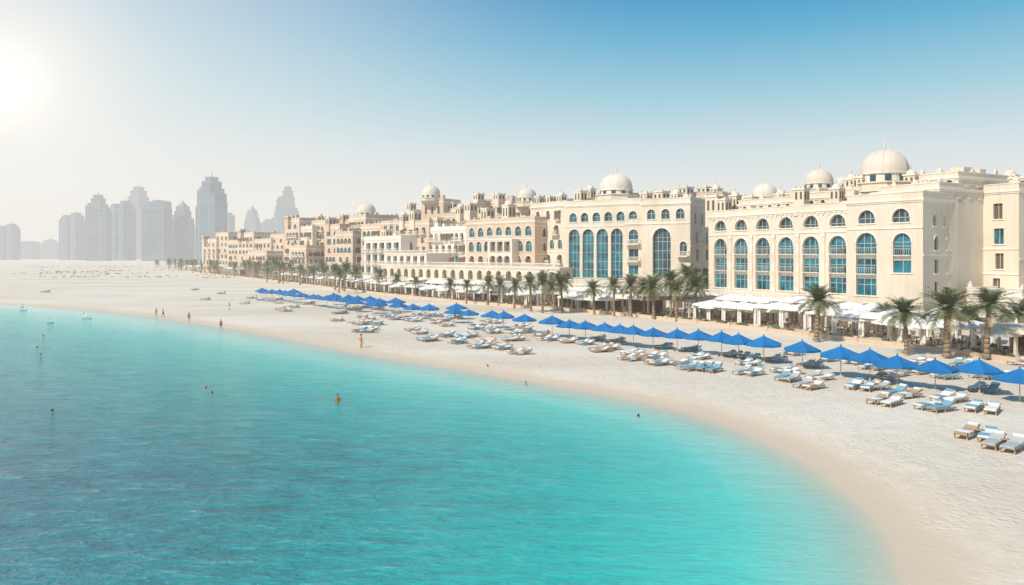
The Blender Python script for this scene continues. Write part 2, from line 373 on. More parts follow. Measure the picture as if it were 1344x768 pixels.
for px,d,z,s,h,k in [(1052,136,21,1.0,2.6,0),(1098,133,21,.9,2.4,1),(1128,131,23,.8,2.2,0),(1118,140,24,.9,1.8,1),(1196,127,23,.9,2.2,1),(1212,124,21.5,.8,2.0,0),(1250,135,22,1.1,3.0,0),(1266,140,22,1.3,3.2,1),(1300,140,22.6,1.6,3.0,0),(1325,142,23,1.2,3.6,1),(1340,138,23,1.4,2.8,0),(1290,134,22.4,.8,1.8,1),(1312,132,22.4,.8,2.2,0),
   (950,158,20,1.1,3.3,0),(965,160,20,.9,4.3,1),(985,157,21,1.0,2.8,0),(1025,150,21,1.0,2.8,1),(938,163,20,1.4,4.3,0),(1038,146,22,.7,1.6,0)]:
    turret(mb,px,d,z,s,h,k)
mb.build('grand_hotel_building',BM)
# ---- Hotel C (centre)
mb=MB()
C1L=pd(742,190);C1R=pd(842,178)
block(mb,C1L,C1R,24,24.4,[dict(z0=0,z1=6,n=5,hw=1.5,s=.3,t=5,g=5,dep=1.2,mull=0),
   dict(z0=6,z1=19.0,n=5,hw=1.58,s=6.5,t=18.4,mull=2,bars=[8.5,10.5,12.7,14.8],span=[],dep=.5,tw=.25,band=1),
   dict(z0=19.0,z1=23.2,n=6,hw=1.05,s=20.2,t=22.4,g=2,mull=1,dep=.5)],left=floors(6,23,4,4,seed=2),merlon=.2)
C2L=pd(842,171);C2R=pd(906,165)
block(mb,C2L,C2R,30,23.6,[dict(z0=0,z1=6.5,n=2,hw=1.4,s=.3,t=5,g=5,dep=1.2,mull=0),
   dict(z0=6.5,z1=19,bays=[dict(c=.42,hw=2.1,s=7,t=18,mull=3,bars=[9,11,13,15],g=7,dep=.8,tw=.4),dict(c=.86,hw=.8,s=12,t=15,bal=1,g=7)],band=1),
   dict(z0=19,z1=23,n=3,hw=.95,s=20,t=22.2,g=7,mull=1)],right=floors(6,22,4,5,.65,'mix',seed=5),merlon=.2)
block(mb,pd(820,178.5),pd(843,176.0),6,19.5,[dict(z0=6,z1=10,n=1,hw=1.2,s=6.8,t=9.6,arch=False,g=2,mull=1,bal=1),dict(z0=10,z1=14,n=1,hw=1.2,s=10.8,t=13.4,arch=False,g=2,mull=1,bal=1),dict(z0=14,z1=18.6,n=1,hw=1.2,s=14.8,t=18,g=2,mull=1,bal=1)],par=.8)
block(mb,pd(746,177),pd(832,170),7,5.4,[dict(z0=0,z1=4.8,n=6,hw=1.0,s=.2,t=4.2,g=5,dep=1.2,mull=0)],wall=9,rail=True)
block(mb,pd(886,208),pd(948,202),20,28.0,floors(16,27,3,4,.7,'mix',seed=6),right=floors(14,27,3,4,.5,'mix',seed=7),wall=8)
block(mb,pd(760,200),pd(838,192),12,27.0,[dict(z0=24.6,z1=26.6,n=8,hw=.5,s=25.2,t=26.4,g=7,mull=0)],par=.6)
dome(mb,809,192,28.4,4.0,1.4,1.1,low=1.2)
for px,d,z,s,h,k in [(762,195,25,1.2,3.2,0),(775,198,26,1.0,3,1),(848,175,23.6,1.0,2.4,0),(868,178,23.6,1.4,3.0,0),(888,175,23.6,1.0,2.4,1),(900,205,28,1.5,2.0,0),(925,207,28,1.6,2.2,0),(940,204,28,1.2,1.6,1)]: turret(mb,px,d,z,s,h,k)
mb.build('arched_hotel_building',BM)
# ---- Hotel D (left centre)
mb=MB()
pL=(-43,250);pR=(11.6,186)
block(mb,pL,pR,14,9.0,[dict(z0=0,z1=4.6,n=17,hw=1.6,s=.2,t=4.0,g=5,dep=1.6,mull=0,trim=False),dict(z0=4.6,z1=8.4,n=20,hw=1.15,s=5.2,t=7.9,g=5,dep=.8,mull=1,band=1)],right=floors(0,8.6,2,3,1,'arch',seed=3),rail=True)
block(mb,pd(505,256),pd(560,236),12,12.6,[dict(z0=4.6,z1=8.4,n=6,hw=1.15,s=5.2,t=7.9,g=5,mull=0),dict(z0=8.4,z1=12.2,n=6,hw=1.2,s=9.0,t=11.7,g=5,mull=0,dep=1.0,arch=False)],wall=9,rail=True)
block(mb,pd(612,226),pd(702,204),22,21.4,[dict(z0=8.5,z1=12.3,n=7,hw=1.2,s=9.2,t=11.9,g=5,bal=1,dep=.9),dict(z0=12.3,z1=16.6,n=8,hw=1.15,s=13.0,t=16.0,g=2,band=1,mashp=.2),dict(z0=16.6,z1=20.6,n=7,hw=1.2,s=17.3,t=20.0,g=2,bal=0)],right=floors(8.5,20,3,4,.6,'arch',seed=8),wall=8)
block(mb,pd(640,214),pd(672,207),6,16.5,[dict(z0=8.5,z1=12.3,n=3,hw=1.2,s=9.2,t=11.9,g=5,dep=.9),dict(z0=12.3,z1=16.2,n=3,hw=1.15,s=13.0,t=15.7,g=5,dep=.9,arch=False)],wall=9,rail=True)
block(mb,pd(696,213),pd(744,200),18,25.4,floors(9,24.8,4,3,.95,'mix',seed=12),right=floors(9,24,4,3,.6,'mix',seed=13))
block(mb,pd(560,252),pd(613,236),20,20.2,floors(8.6,19.8,3,6,1.0,'mix',seed=21),right=floors(9,19,3,3,.6,'arch',seed=1),wall=9)
block(mb,pd(524,264),pd(563,250),18,22.6,floors(8.6,22,4,4,1.0,'mix',seed=23),right=floors(9,22,4,3,.6,'arch',seed=1),wall=8)
block(mb,pd(478,274),pd(526,252),18,17.6,[dict(z0=0+i*4.2,z1=4.2+i*4.2,n=5,hw=1.8,s=.8+i*4.2,t=3.7+i*4.2,arch=False,g=7,dep=1.0,mull=1,bal=1) for i in range(4)],right=floors(5,17,3,3,.6,'rect',seed=1),wall=9)
block(mb,pd(532,288),pd(602,276),18,28.0,floors(20,27.5,2,7,.9,'mix',seed=31),right=floors(20,27.5,2,3,.6,'arch',seed=1))
block(mb,pd(553,282),pd(582,276),10,31.6,floors(26,31,1,3,.7,'arch',seed=31),right=floors(26,31,1,2,.6,'arch',seed=1),wall=8)
block(mb,pd(582,262),pd(626,254),18,25.4,floors(19,25,2,5,.9,'mix',seed=33),right=floors(20,25,1,3,.6,'arch',seed=1),wall=8)
block(mb,pd(622,248),pd(672,238),14,29.0,floors(21,28.5,2,5,.9,'arch',seed=34),right=floors(21,28,2,3,.6,'arch',seed=1),wall=8)
block(mb,pd(668,238),pd(748,226),14,27.0,floors(21,26.6,2,8,.8,'mix',seed=35),right=floors(21,26,1,3,.6,'arch',seed=1))
block(mb,pd(500,290),pd(536,280),14,24.0,floors(17,23.6,2,4,.9,'mix',seed=36),right=floors(17,23,1,3,.6,'arch',seed=1),wall=8)
dome(mb,692,230,29.4,2.7,1.4,.9,low=1.5); dome(mb,566,280,34.2,3.2,1.4,1.0,low=1.0)
for px,d,z,s,h,k in [(508,268,17.6,1.4,3,0),(530,262,22.6,1.2,3,1),(545,258,22.6,1.5,4,0),(575,250,20,1.2,4,0),(596,280,28,1.6,3.0,0),(605,258,25,1.4,3,1),(628,242,29,1.3,2.2,0),(655,240,29,1.4,2.0,0),(640,225,21.5,1.5,4,0),(668,216,21.5,1.4,4.5,1),(684,232,27,1.2,3,0),(708,214,25.6,1.0,2.6,0),(722,228,27,1.4,2.2,0),(737,206,25.6,1.0,2.4,1),(540,284,28,1.3,3,0),(618,240,25,1.5,3,0)]: turret(mb,px,d,z,s,h,k)
mb.build('resort_hotel_building',BM)
# ---- Far hotels
def far(name,items,wall,extra):
    mb=MB()
    for (a,da,b,db,D,H,nf,n,sd) in items:
        block(mb,pd(a,da),pd(b,db),D,H,floors(1,H-.8,nf,n,1.35,'mix',seed=sd),right=floors(1,H-.8,nf,5,.9,'mix',seed=sd+50),wall=(wall if sd%5 else 0),par=1.2)
    for q in extra:
        if q[0]=='d': dome(mb,*q[1:])
        else: turret(mb,*q[1:],wall=wall)
    mb.build(name,BM)
far('tan_hotel_building',[(426,332,446,322,24,24,6,3,41),(440,318,463,308,20,20.5,5,3,46),(446,340,470,330,30,26.5,7,3,44),(458,322,480,312,26,27.5,7,3,47),(474,304,500,292,26,23,6,4,42),(476,330,499,322,20,27.8,7,3,43)],8,[('d',481,330,30.5,3.9,1.5,1,1),('t',434,330,24,1.8,4,0),('t',452,338,26.5,1.6,3,0)])
far('seafront_apartment_building',[(374,362,393,350,24,28,7,3,44),(392,352,410,342,24,24,6,3,50),(409,350,427,340,26,26.5,7,3,52),(380,340,402,330,12,15,4,4,53)],8,[('t',380,358,28,1.6,2.0,0),('t',420,350,26.5,1.5,3,1)])
far('seafront_apartment_building',[(312,455,333,440,26,24,6,3,46),(334,440,356,425,24,20,5,4,56),(355,428,374,415,26,22.5,6,3,59),(325,425,350,410,12,13,3,5,57)],8,[('t',318,450,24,1.6,3,0)])
far('seafront_apartment_building',[(265,530,284,515,26,22,5,3,48),(283,520,300,505,24,26,6,3,61),(299,500,313,490,26,20.5,5,3,62)],8,[('t',270,525,22,2,3,0)])
# ------------------------------------------------------------------ skyline
def towermat(name,c1,c2,fl):
    m,t,p,g=newmat(name)
    tc=N(t,'ShaderNodeTexCoord'); s=N(t,'ShaderNodeSeparateXYZ'); t.links.new(tc.outputs['Object'],s.inputs[0])
    fr=math_(t,'FRACT',math_(t,'MULTIPLY',s.outputs[2],1.0/fl)); k=math_(t,'GREATER_THAN',fr,0.55)
    cc=mixc(t,k,c1,c2); cc=mixc(t,ramp(t,noise(t,tc.outputs['Object'],.03,3),[(.4,(0,0,0)),(.6,(.5,.5,.5))]),cc,(.16,.26,.33)); t.links.new(cc,p.inputs['Base Color']); p.inputs['Roughness'].default_value=0.3
    return m
MT=[towermat('tower_glass_blue',(.01,.055,.11),(.05,.13,.20),5),towermat('tower_concrete',(.04,.09,.13),(.11,.16,.19),5.5),towermat('tower_glass_grey',(.02,.065,.11),(.08,.14,.19),6)]
M_fin=simple('tower_fins',(.15,.21,.26),0.6)
RT=random.Random(11)
def tower(px,w,top,d,style):
    mb=MB(); W=w*d/1000; H=zat(top,d); D=W*.8; x,y=pd(px,d)
    def shaft(cx,cy,a,b,z1,crown):
        def tier(s,z0,z1):
            A,B=a*s,b*s; mb.box(cx-A,cx+A,cy-B,cy+B,z0,z1,0)
            n=max(3,int(A/3))
            for i in range(n+1):
                q=-1+2*i/n
                mb.box(cx+q*A-.7,cx+q*A+.7,cy-B-1.0,cy-B+.2,z0,z1-1,1)
                mb.box(cx+A-.2,cx+A+1.0,cy+q*B-.7,cy+q*B+.7,z0,z1-1,1)
            mb.box(cx-A-1.2,cx+A+1.2,cy-B-1.2,cy+B+1.2,z1-.9,z1+1.2,1)
        if crown==0: tier(1,0,z1*.84);tier(.78,z1*.84,z1*.92);tier(.5,z1*.92,z1*.97);mb.tube((cx,cy,z1*.97),(cx,cy,z1*1.05),1.2,.2,5,1)
        elif crown==1:
            tier(1,0,z1*.82);tier(.8,z1*.82,z1*.9); A=a*.8;B=b*.8;z=z1*.9
            mb.add([(cx-A,cy-B,z),(cx+A,cy-B,z),(cx+A,cy+B,z),(cx-A,cy+B,z),(cx,cy,z1)],[(0,1,4),(1,2,4),(2,3,4),(3,0,4)],1); mb.tube((cx,cy,z1*.99),(cx,cy,z1*1.05),.8,.15,5,1)
        elif crown==2:
            z=z1*.86; tier(1,0,z)
            pts=[];n=8
            for i in range(n+1):
                q=i/n; pts.append((cx-a+2*a*q, z+(z1-z)*(math.sin(q*math.pi*.62+.15))))
            for (p0,p1) in zip(pts[:-1],pts[1:]):
                mb.add([(p0[0],cy-b,z),(p1[0],cy-b,z),(p1[0],cy-b,p1[1]),(p0[0],cy-b,p0[1]),(p0[0],cy+b,z),(p1[0],cy+b,z),(p1[0],cy+b,p1[1]),(p0[0],cy+b,p0[1])],[(0,1,2,3),(4,5,6,7),(3,2,6,7),(1,5,6,2),(0,3,7,4)],0)
        else: tier(1,0,z1*.95); tier(.6,z1*.95,z1)
    a=W/2;b=D/2
    if style==4:
        shaft(0,0,a*.5,b*.8,H,RT.choice([0,1])); shaft(-a*.72,2,a*.28,b*.6,H*RT.uniform(.78,.9),RT.choice([1,3])); shaft(a*.72,-2,a*.28,b*.7,H*RT.uniform(.6,.85),RT.choice([0,2]))
    elif style==5:
        shaft(-a*.45,0,a*.5,b,H*.93,2); shaft(a*.4,3,a*.5,b*.9,H,0); 
    else: shaft(0,0,a,b,H,style)
    mb.build('skyscraper',[MT[(int(px)*7+style)%3],M_fin],(x,y,0),RT.uniform(-.5,.3))
for q in [(10,22,293,1900,5),(36,22,317,2200,3),(66,22,313,2300,4),(52,14,322,2400,3),(80,10,318,2400,3),(95,24,278,1850,5),(112,16,284,2300,1),(129,27,254,1600,4),(145,10,302,2500,3),(160,26,262,1750,5),(182,30,243,2100,4),(206,28,263,1550,2),(222,9,286,2700,0),(232,12,290,2500,3),(240,25,264,1600,4),(262,10,298,2300,3),(278,36,230,1450,4),(268,16,262,1550,2),(299,13,280,2000,3),(315,9,305,2800,3),(331,19,270,2200,4),(355,24,284,2500,5),(378,27,243,2200,4),(368,12,264,2350,1),(398,14,299,2700,3)]:
    tower(*q)
# ------------------------------------------------------------------ ground + sea
SH=[gp(*q) for q in [(1195,768),(1182,718),(1152,672),(1110,635),(1062,600),(1010,574),(950,550),(880,530),(800,514),(720,501),(640,487),(560,474),(480,462),(400,446),(300,428),(200,413),(100,403),(0,397)]]
SH=[(-60,-900),(-14,-60),(4,-15),(10,8),(13.2,20)]+SH+[(-190,222),(-300,240),(-600,262),(-1500,300),(-9000,350)]
def chaikin(P,it=2):
    for _ in range(it):
        Q=[P[0]]
        for a,b in zip(P[:-1],P[1:]):
            Q+= [(a[0]*.75+b[0]*.25,a[1]*.75+b[1]*.25),(a[0]*.25+b[0]*.75,a[1]*.25+b[1]*.75)]
        P=Q+[P[-1]]
    return P
SHC=np.array(chaikin(SH))
def sdist(X,Y):
    X=np.asarray(X,float);Y=np.asarray(Y,float); best=np.full(X.shape,1e18)
    for i in range(len(SHC)-1):
        ax_,ay_=SHC[i];bx_,by_=SHC[i+1]; dx,dy=bx_-ax_,by_-ay_; L2=dx*dx+dy*dy
        tt=np.clip(((X-ax_)*dx+(Y-ay_)*dy)/L2,0,1); dd=(X-ax_-tt*dx)**2+(Y-ay_-tt*dy)**2
        best=np.minimum(best,dd)
    poly=list(map(tuple,SHC))+[(-9000,-9000),(-60,-9000)]
    ins=np.zeros(X.shape,bool)
    for i in range(len(poly)):
        x1,y1=poly[i];x2,y2=poly[(i+1)%len(poly)]
        if y1==y2: continue
        c=((y1>Y)!=(y2>Y))&(X<(x2-x1)*(Y-y1)/(y2-y1)+x1); ins^=c
    return np.where(ins,-1,1)*np.sqrt(best)
def axis(a,b,step,far):
    c=list(np.arange(a,b+.01,step)); s=step;p=b
    while p<far: s*=1.18; p+=s; c.append(p)
    s=step;p=a
    while p>-far: s*=1.18; p-=s; c.insert(0,p)
    return np.array(c)
WL=-0.3
def gz(sd):
    return np.where(sd>0,np.minimum(WL+sd*0.055,0.0),np.maximum(WL+sd*.06,-2.5))
def sheet(name,step,keep,zf,mat):
    xs=axis(-150,60,step,30000);ys=axis(16,215,step,30000)
    X,Y=np.meshgrid(xs,ys); sd=sdist(X.ravel(),Y.ravel()); x=X.ravel();y=Y.ravel()
    z=zf(sd,x,y); nx_,ny_=len(xs),len(ys)
    I=np.arange(nx_*ny_).reshape(ny_,nx_); q=np.stack([I[:-1,:-1],I[:-1,1:],I[1:,1:],I[1:,:-1]],-1).reshape(-1,4)
    if keep is not None: q=q[(sd[q].min(axis=1)<keep)]
    used=np.unique(q); rem=-np.ones(nx_*ny_,int); rem[used]=np.arange(len(used)); q=rem[q]
    me=bpy.data.meshes.new(name); me.from_pydata(np.stack([x,y,z],-1)[used].tolist(),[],q.tolist())
    at=me.attributes.new('shore','FLOAT','POINT'); at.data.foreach_set('value',sd[used].astype(np.float32))
    me.polygons.foreach_set('use_smooth',[True]*len(q)); me.materials.append(mat)
    o=bpy.data.objects.new(name,me); COL.objects.link(o); return o
# sand
m,t,p,g=newmat('beach_sand_mat')
ge=N(t,'ShaderNodeNewGeometry'); v=ge.outputs['Position']
at=N(t,'ShaderNodeAttribute',attribute_name='shore'); sd_=at.outputs['Fac']
n1=noise(t,v,0.05,5); n2=noise(t,v,0.9,5,.65); n3=noise(t,mapping(t,v,(.012,.05,1)),1,6,.6)
cs=ramp(t,n1,[(0.3,(.77,.655,.525)),(0.7,(.83,.735,.61))])
cs=mixc(t,0.45,cs,ramp(t,n2,[(0.35,(.80,.75,.68)),(0.62,(1,1,1))]),'MULTIPLY')
far_=ramp(t,n3,[(0.38,(.72,.64,.53)),(0.58,(1,1,1))])
cs=mixc(t,0.45,cs,far_,'MULTIPLY')
wob=math_(t,'ADD',sd_,math_(t,'MULTIPLY',math_(t,'SUBTRACT',noise(t,v,0.35,3),0.5),2.2))
wet=ramp(t,math_(t,'MULTIPLY',wob,0.1),[(0.0,(1,1,1)),(0.17,(.85,.85,.85)),(0.33,(.30,.30,.30)),(0.55,(0,0,0))],'EASE')
cs=mixc(t,wet,cs,(.67,.51,.36))
t.links.new(cs,p.inputs['Base Color'])
rr=ramp(t,math_(t,'MULTIPLY',wob,0.1),[(0.05,(.45,.45,.45)),(0.3,(.9,.9,.9))]); t.links.new(rr,p.inputs['Roughness'])
vo=N(t,'ShaderNodeTexVoronoi',feature='SMOOTH_F1'); vo.inputs['Scale'].default_value=2.6; t.links.new(v,vo.inputs['Vector'])
h1=math_(t,'MULTIPLY',ramp(t,vo.outputs['Distance'],[(0.1,(0,0,0)),(0.42,(1,1,1))]),ramp(t,noise(t,v,0.22,3),[(0.35,(.15,.15,.15)),(0.6,(1,1,1))]))
h=math_(t,'ADD',math_(t,'MULTIPLY',h1,0.8),math_(t,'MULTIPLY',noise(t,v,3.5,6,.7),1.0))
h=math_(t,'MULTIPLY',h,math_(t,'SUBTRACT',1.05,wet))
t.links.new(bump(t,h,0.55,0.15),p.inputs['Normal'])
sheet('sand_beach_ground',1.0,None,lambda sd,x,y:gz(sd),m)
# water
m,t,p,g=newmat('sea_water_mat')
ge=N(t,'ShaderNodeNewGeometry'); v=ge.outputs['Position']
at=N(t,'ShaderNodeAttribute',attribute_name='shore'); dep=math_(t,'MULTIPLY',at.outputs['Fac'],-1.0)
sxyz=N(t,'ShaderNodeSeparateXYZ'); t.links.new(v,sxyz.inputs[0])
haze_fade=N(t,'ShaderNodeMapRange'); t.links.new(sxyz.outputs[1],haze_fade.inputs[0])  # pales distant water in its base colour, standing in for haze glare
for i_,q_ in zip((1,2,3,4),(20.0,135.0,1.2,.33)): haze_fade.inputs[i_].default_value=q_
big=noise(t,v,0.03,4)
dd=math_(t,'ADD',math_(t,'MULTIPLY',dep,haze_fade.outputs[0]),math_(t,'MULTIPLY',math_(t,'SUBTRACT',big,0.5),7.0))
dn=math_(t,'MULTIPLY',dd,1/50.0,clamp=True)
cw=ramp(t,dn,[(0.0,(.64,.80,.67)),(0.05,(.36,.73,.62)),(0.14,(.085,.61,.52)),(0.28,(.018,.50,.45)),(0.46,(.009,.40,.39)),(0.66,(.006,.29,.32)),(0.95,(.004,.19,.25))])
w1=noise(t,mapping(t,v,(.35,1.0,1),(0,0,.35)),1.0,4,.55,.4); w2=noise(t,mapping(t,v,(.6,1.5,1),(0,0,-.25)),2.2,5,.62,.5); w3=noise(t,mapping(t,v,(.2,.5,1),(0,0,.6)),0.35,2)
amp=ramp(t,math_(t,'MULTIPLY',dep,1/40.0,clamp=True),[(0,(.10,.10,.10)),(0.25,(.36,.36,.36)),(0.7,(1,1,1))])
wv_=math_(t,'ADD',math_(t,'MULTIPLY',w1,.6),math_(t,'MULTIPLY',w2,.4))
ripple_shade=ramp(t,wv_,[(0.38,(.50,.66,.72)),(0.50,(.95,.97,.98)),(0.62,(1.0,1.0,1.0))])  # ripple shading painted into the base colour: troughs darker
cw=mixc(t,math_(t,'MULTIPLY',amp,.95),cw,ripple_shade,'MULTIPLY')
painted_glint=ramp(t,wv_,[(0.54,(0,0,0)),(0.66,(.34,.34,.34))])  # reflected light on wave tops painted as a paler base colour
cw=mixc(t,math_(t,'MULTIPLY',amp,painted_glint),cw,(.30,.66,.68))
t.links.new(cw,p.inputs['Base Color']); p.inputs['Roughness'].default_value=0.10; p.inputs['IOR'].default_value=1.33; p.inputs['Specular IOR Level'].default_value=.42
hh=math_(t,'ADD',math_(t,'ADD',math_(t,'MULTIPLY',w1,1.5),math_(t,'MULTIPLY',w2,.9)),math_(t,'MULTIPLY',w3,1.2))
hh=math_(t,'MULTIPLY',hh,amp)
t.links.new(bump(t,hh,1.0,0.5),p.inputs['Normal'])
al_=ramp(t,math_(t,'MULTIPLY',dep,1/6.0,clamp=True),[(0,(.0,.0,.0)),(0.12,(.35,.35,.35)),(0.5,(.8,.8,.8)),(1,(1,1,1))])
tr=N(t,'ShaderNodeBsdfTransparent'); ms=N(t,'ShaderNodeMixShader')
t.links.new(al_,ms.inputs[0]); t.links.new(tr.outputs[0],ms.inputs[1]); t.links.new(p.outputs[0],ms.inputs[2]); t.links.new(ms.outputs[0],g.inputs[0])
sheet('sea_water',1.0,1.5,lambda sd,x,y:np.full(sd.shape,WL),m)
def zg(x,y): return float(gz(sdist(np.array([x]),np.array([y])))[0])
# ------------------------------------------------------------------ promenade
PRL=[(64,60),(60,72),(56,84),(51.5,97.6),(39,120),(20,156),(-4,179),(-46,240),(-117,364),(-330,706)]
PRA=np.array(chaikin(PRL,2)); seg=np.hypot(*(PRA[1:]-PRA[:-1]).T); cum=np.concatenate([[0],np.cumsum(seg)])
def prom(s,off):
    i=min(max(int(np.searchsorted(cum,s))-1,0),len(seg)-1); f=(s-cum[i])/seg[i]; p=PRA[i]*(1-f)+PRA[i+1]*f
    tv=(PRA[i+1]-PRA[i])/seg[i]; n=np.array([tv[1],-tv[0]])
    return p[0]+n[0]*off,p[1]+n[1]*off,math.atan2(-tv[1],-tv[0])
M_pave=wallmat('paving_stone',(.64,.56,.46)); M_canvas=simple('cream_canvas',(.83,.80,.74),.8,.05); M_post=simple('cream_post',(.66,.57,.46),.7)
mb=MB(); ss=np.arange(0,cum[-1]-1,4.0)
for k,(a,b) in enumerate(zip(ss[:-1],ss[1:])):
    A=prom(a,0);B=prom(b,0);A2=prom(a,30);B2=prom(b,30);A3=prom(a,.4);B3=prom(b,.4)
    mb.poly([(A3[0],A3[1],.4),(B3[0],B3[1],.4),(B2[0],B2[1],.4),(A2[0],A2[1],.4)],0)
    hh_=.62
    mb.poly([(A[0],A[1],-.3),(B[0],B[1],-.3),(B[0],B[1],hh_),(A[0],A[1],hh_)],1)
    mb.poly([(A[0],A[1],hh_),(B[0],B[1],hh_),(B3[0],B3[1],hh_),(A3[0],A3[1],hh_)],1)
    mb.poly([(A3[0],A3[1],.4),(B3[0],B3[1],.4),(B3[0],B3[1],hh_),(A3[0],A3[1],hh_)],1)
    if k%2==0: mb.M=Matrix.Translation((A[0],A[1],0))@Matrix.Rotation(A[2],4,'Z'); mb.box(-.3,.3,-.12,.5,-.3,.85,1); mb.M=Matrix.Identity(4)
mb.build('promenade_pavement',[M_pave,M_wall2])
def pergola(s,off,Lg,Dp,h,kind):
    x,y,a=prom(s,off); mb=MB()
    n=max(2,int(Lg/3.5))
    for i in range(n+1):
        px_=-Lg/2+Lg*i/n
        for yy in(0,Dp): mb.box(px_-.16,px_+.16,yy-.16,yy+.16,0,h,0); mb.box(px_-.24,px_+.24,yy-.24,yy+.24,0,.35,0)
    if kind==0:
        for i in range(n):
            a0=-Lg/2+Lg*i/n+.06;a1=-Lg/2+Lg*(i+1)/n-.06; m_=(a0+a1)/2; zt=h+.35
            mb.add([(a0,-.6,h+.05),(a1,-.6,h+.05),(a1,Dp+.6,h+.05),(a0,Dp+.6,h+.05),(m_,Dp/2,zt+.45)],[(0,1,4),(1,2,4),(2,3,4),(3,0,4)],1)
            mb.box(a0,a1,-.63,-.6,h-.25,h+.05,1)
            for e_ in(a0,a1-.35): mb.box(e_,e_+.35,-.08,.08,.2,h-.02,1)
    elif kind==1:
        for yy in(0,Dp): mb.box(-Lg/2-.4,Lg/2+.4,yy-.12,yy+.12,h,h+.3,2)
        q=-Lg/2-.3
        while q<Lg/2+.3: mb.box(q-.07,q+.07,-.7,Dp+.7,h+.302,h+.5,2); q+=.45
    else:
        mb.box(-Lg/2-.6,Lg/2+.6,-.6,Dp+.6,h,h+.35,3); mb.box(-Lg/2-.3,Lg/2+.3,-.3,Dp+.3,h+.351,h+.75,3)
        mb.box(-Lg/2,Lg/2,Dp-.1,Dp+.05,0,h,4)
    q=-Lg/2+1.2
    while q<Lg/2-.8:
        mb.box(q-.5,q+.5,Dp*.4-.5,Dp*.4+.5,.7,.76,2); mb.tube((q,Dp*.4,0),(q,Dp*.4,.7),.06,.06,6,4)
        for c in(-.9,.9):
            mb.box(q+c-.22,q+c+.22,Dp*.4-.22,Dp*.4+.22,.40,.46,2); mb.box(q+c*1.22-.03,q+c*1.22+.03,Dp*.4-.22,Dp*.4+.22,.46,.95,2)
            for l1 in(-.18,.18):
                for l2 in(-.18,.18): mb.box(q+c+l1-.025,q+c+l1+.025,Dp*.4+l2-.025,Dp*.4+l2+.025,0,.4,2)
        q+=3.2
    mb.build(['canopy_terrace','timber_pergola','beach_pavilion'][kind],[M_post,M_canvas,M_wood,M_wall3,M_dark],(x,y,.404),a)
r=random.Random(5)
s=10.0
while s<330:
    L_=r.uniform(8,15); k=r.choice([0,0,0,2,1]); pergola(s+L_/2,r.uniform(1.5,3.0),L_,r.uniform(4.2,5.4),r.uniform(2.6,3.3),k)
    if s>30: pergola(s+L_/2+2,r.uniform(9.2,9.8),L_*.9,3.4,r.uniform(3.5,4.3),r.choice([0,0,0,2]))
    s+=L_+r.uniform(.5,1.5)
while s<620:
    L_=r.uniform(14,26); pergola(s+L_/2,r.uniform(3,9),L_,5,3.4,r.choice([0,1,1,2])); s+=L_+r.uniform(3,10)
# parasols
M_pole=simple('parasol_pole',(.55,.50,.42),.5)
def parasol_mesh(name,R,n,mc,h=2.3,pk=.85):
    mb=MB()
    prof=[(R,h),(R*.62,h+pk*.36),(R*.3,h+pk*.68),(.05,h+pk)]
    rot=math.pi/n
    for k in range(len(prof)-1):
        for i in range(n):
            a0=rot+2*math.pi*i/n;a1=rot+2*math.pi*(i+1)/n
            am=(a0+a1)/2; c_=math.cos(math.pi/n)
            def P(rr,zz,a,mid=False): 
                q=rr*(c_*.985 if mid else 1); return (q*math.cos(a),q*math.sin(a),zz-(0.06 if mid and rr>.1 else 0))
            r0,z0=prof[k];r1,z1=prof[k+1]
            mb.add([P(r0,z0,a0),P(r0,z0,am,1),P(r1,z1,am,1),P(r1,z1,a0)],[(0,1,2,3)],0); mb.add([P(r0,z0,am,1),P(r0,z0,a1),P(r1,z1,a1),P(r1,z1,am,1)],[(0,1,2,3)],0)
            if k==0:
                A=P(r0,z0,a0);B=P(r0,z0,am,1);C=P(r0,z0,a1)
                for U,V in((A,B),(B,C)): mb.add([U,V,(V[0],V[1],V[2]-.22),(U[0],U[1],U[2]-.22)],[(0,1,2,3)],0)
                mb.tube((0,0,h+pk*.3),(A[0]*.97,A[1]*.97,A[2]-.05),.02,.02,4,1,False)
    mb.tube((0,0,0),(0,0,h+pk+.15),.045,.04,8,1); mb.lathe(0,0,[(.35,0),(.35,.1),(.08,.14),(.06,.4)],12,1,False)
    mb.lathe(0,0,[(.05,h+pk),(.09,h+pk+.08),(.02,h+pk+.2)],6,0)
    return mb.mesh(name,[mc,M_pole])
M_blue=simple('blue_canvas',(.002,.165,.42),.8,.10,2.0,obj=True)
me_b=parasol_mesh('blue_parasol',2.0,6,M_blue,2.15,.85); me_w=parasol_mesh('cream_parasol',2.3,4,M_canvas,2.5,.75)
UM=[(1336,487),(1284,478),(1230,474),(1180,470),(1139,465),(1102,460),(1055,452),(1003,446),(970,443),(947,440),(917,437),(889,434.5),(858,432),(832,429.5),(812,427.5),(793,425.5),(770,423.5),(748,421.5)]
UP=[gp(a,b,2.6) for a,b in UM]
pts=[UP[-1],pd(600,134),pd(500,152),pd(450,166),pd(400,184),pd(350,206),pd(320,225)]
A_=np.array(pts); sg_=np.hypot(*(A_[1:]-A_[:-1]).T); cu_=np.concatenate([[0],np.cumsum(sg_)]); s=4.6
while s<cu_[-1]-12:
    i=int(np.searchsorted(cu_,s))-1; f=(s-cu_[i])/sg_[i]; p_=A_[i]*(1-f)+A_[i+1]*f; UP.append((p_[0]+r.uniform(-.6,.6),p_[1]+r.uniform(-.6,.6))); s+=r.uniform(4.2,6.8)
for (x,y) in UP[24:]:
    if r.random()<.35: UP.append((x+4.5+r.uniform(-.5,.5),y+3.2+r.uniform(-.5,.5)))
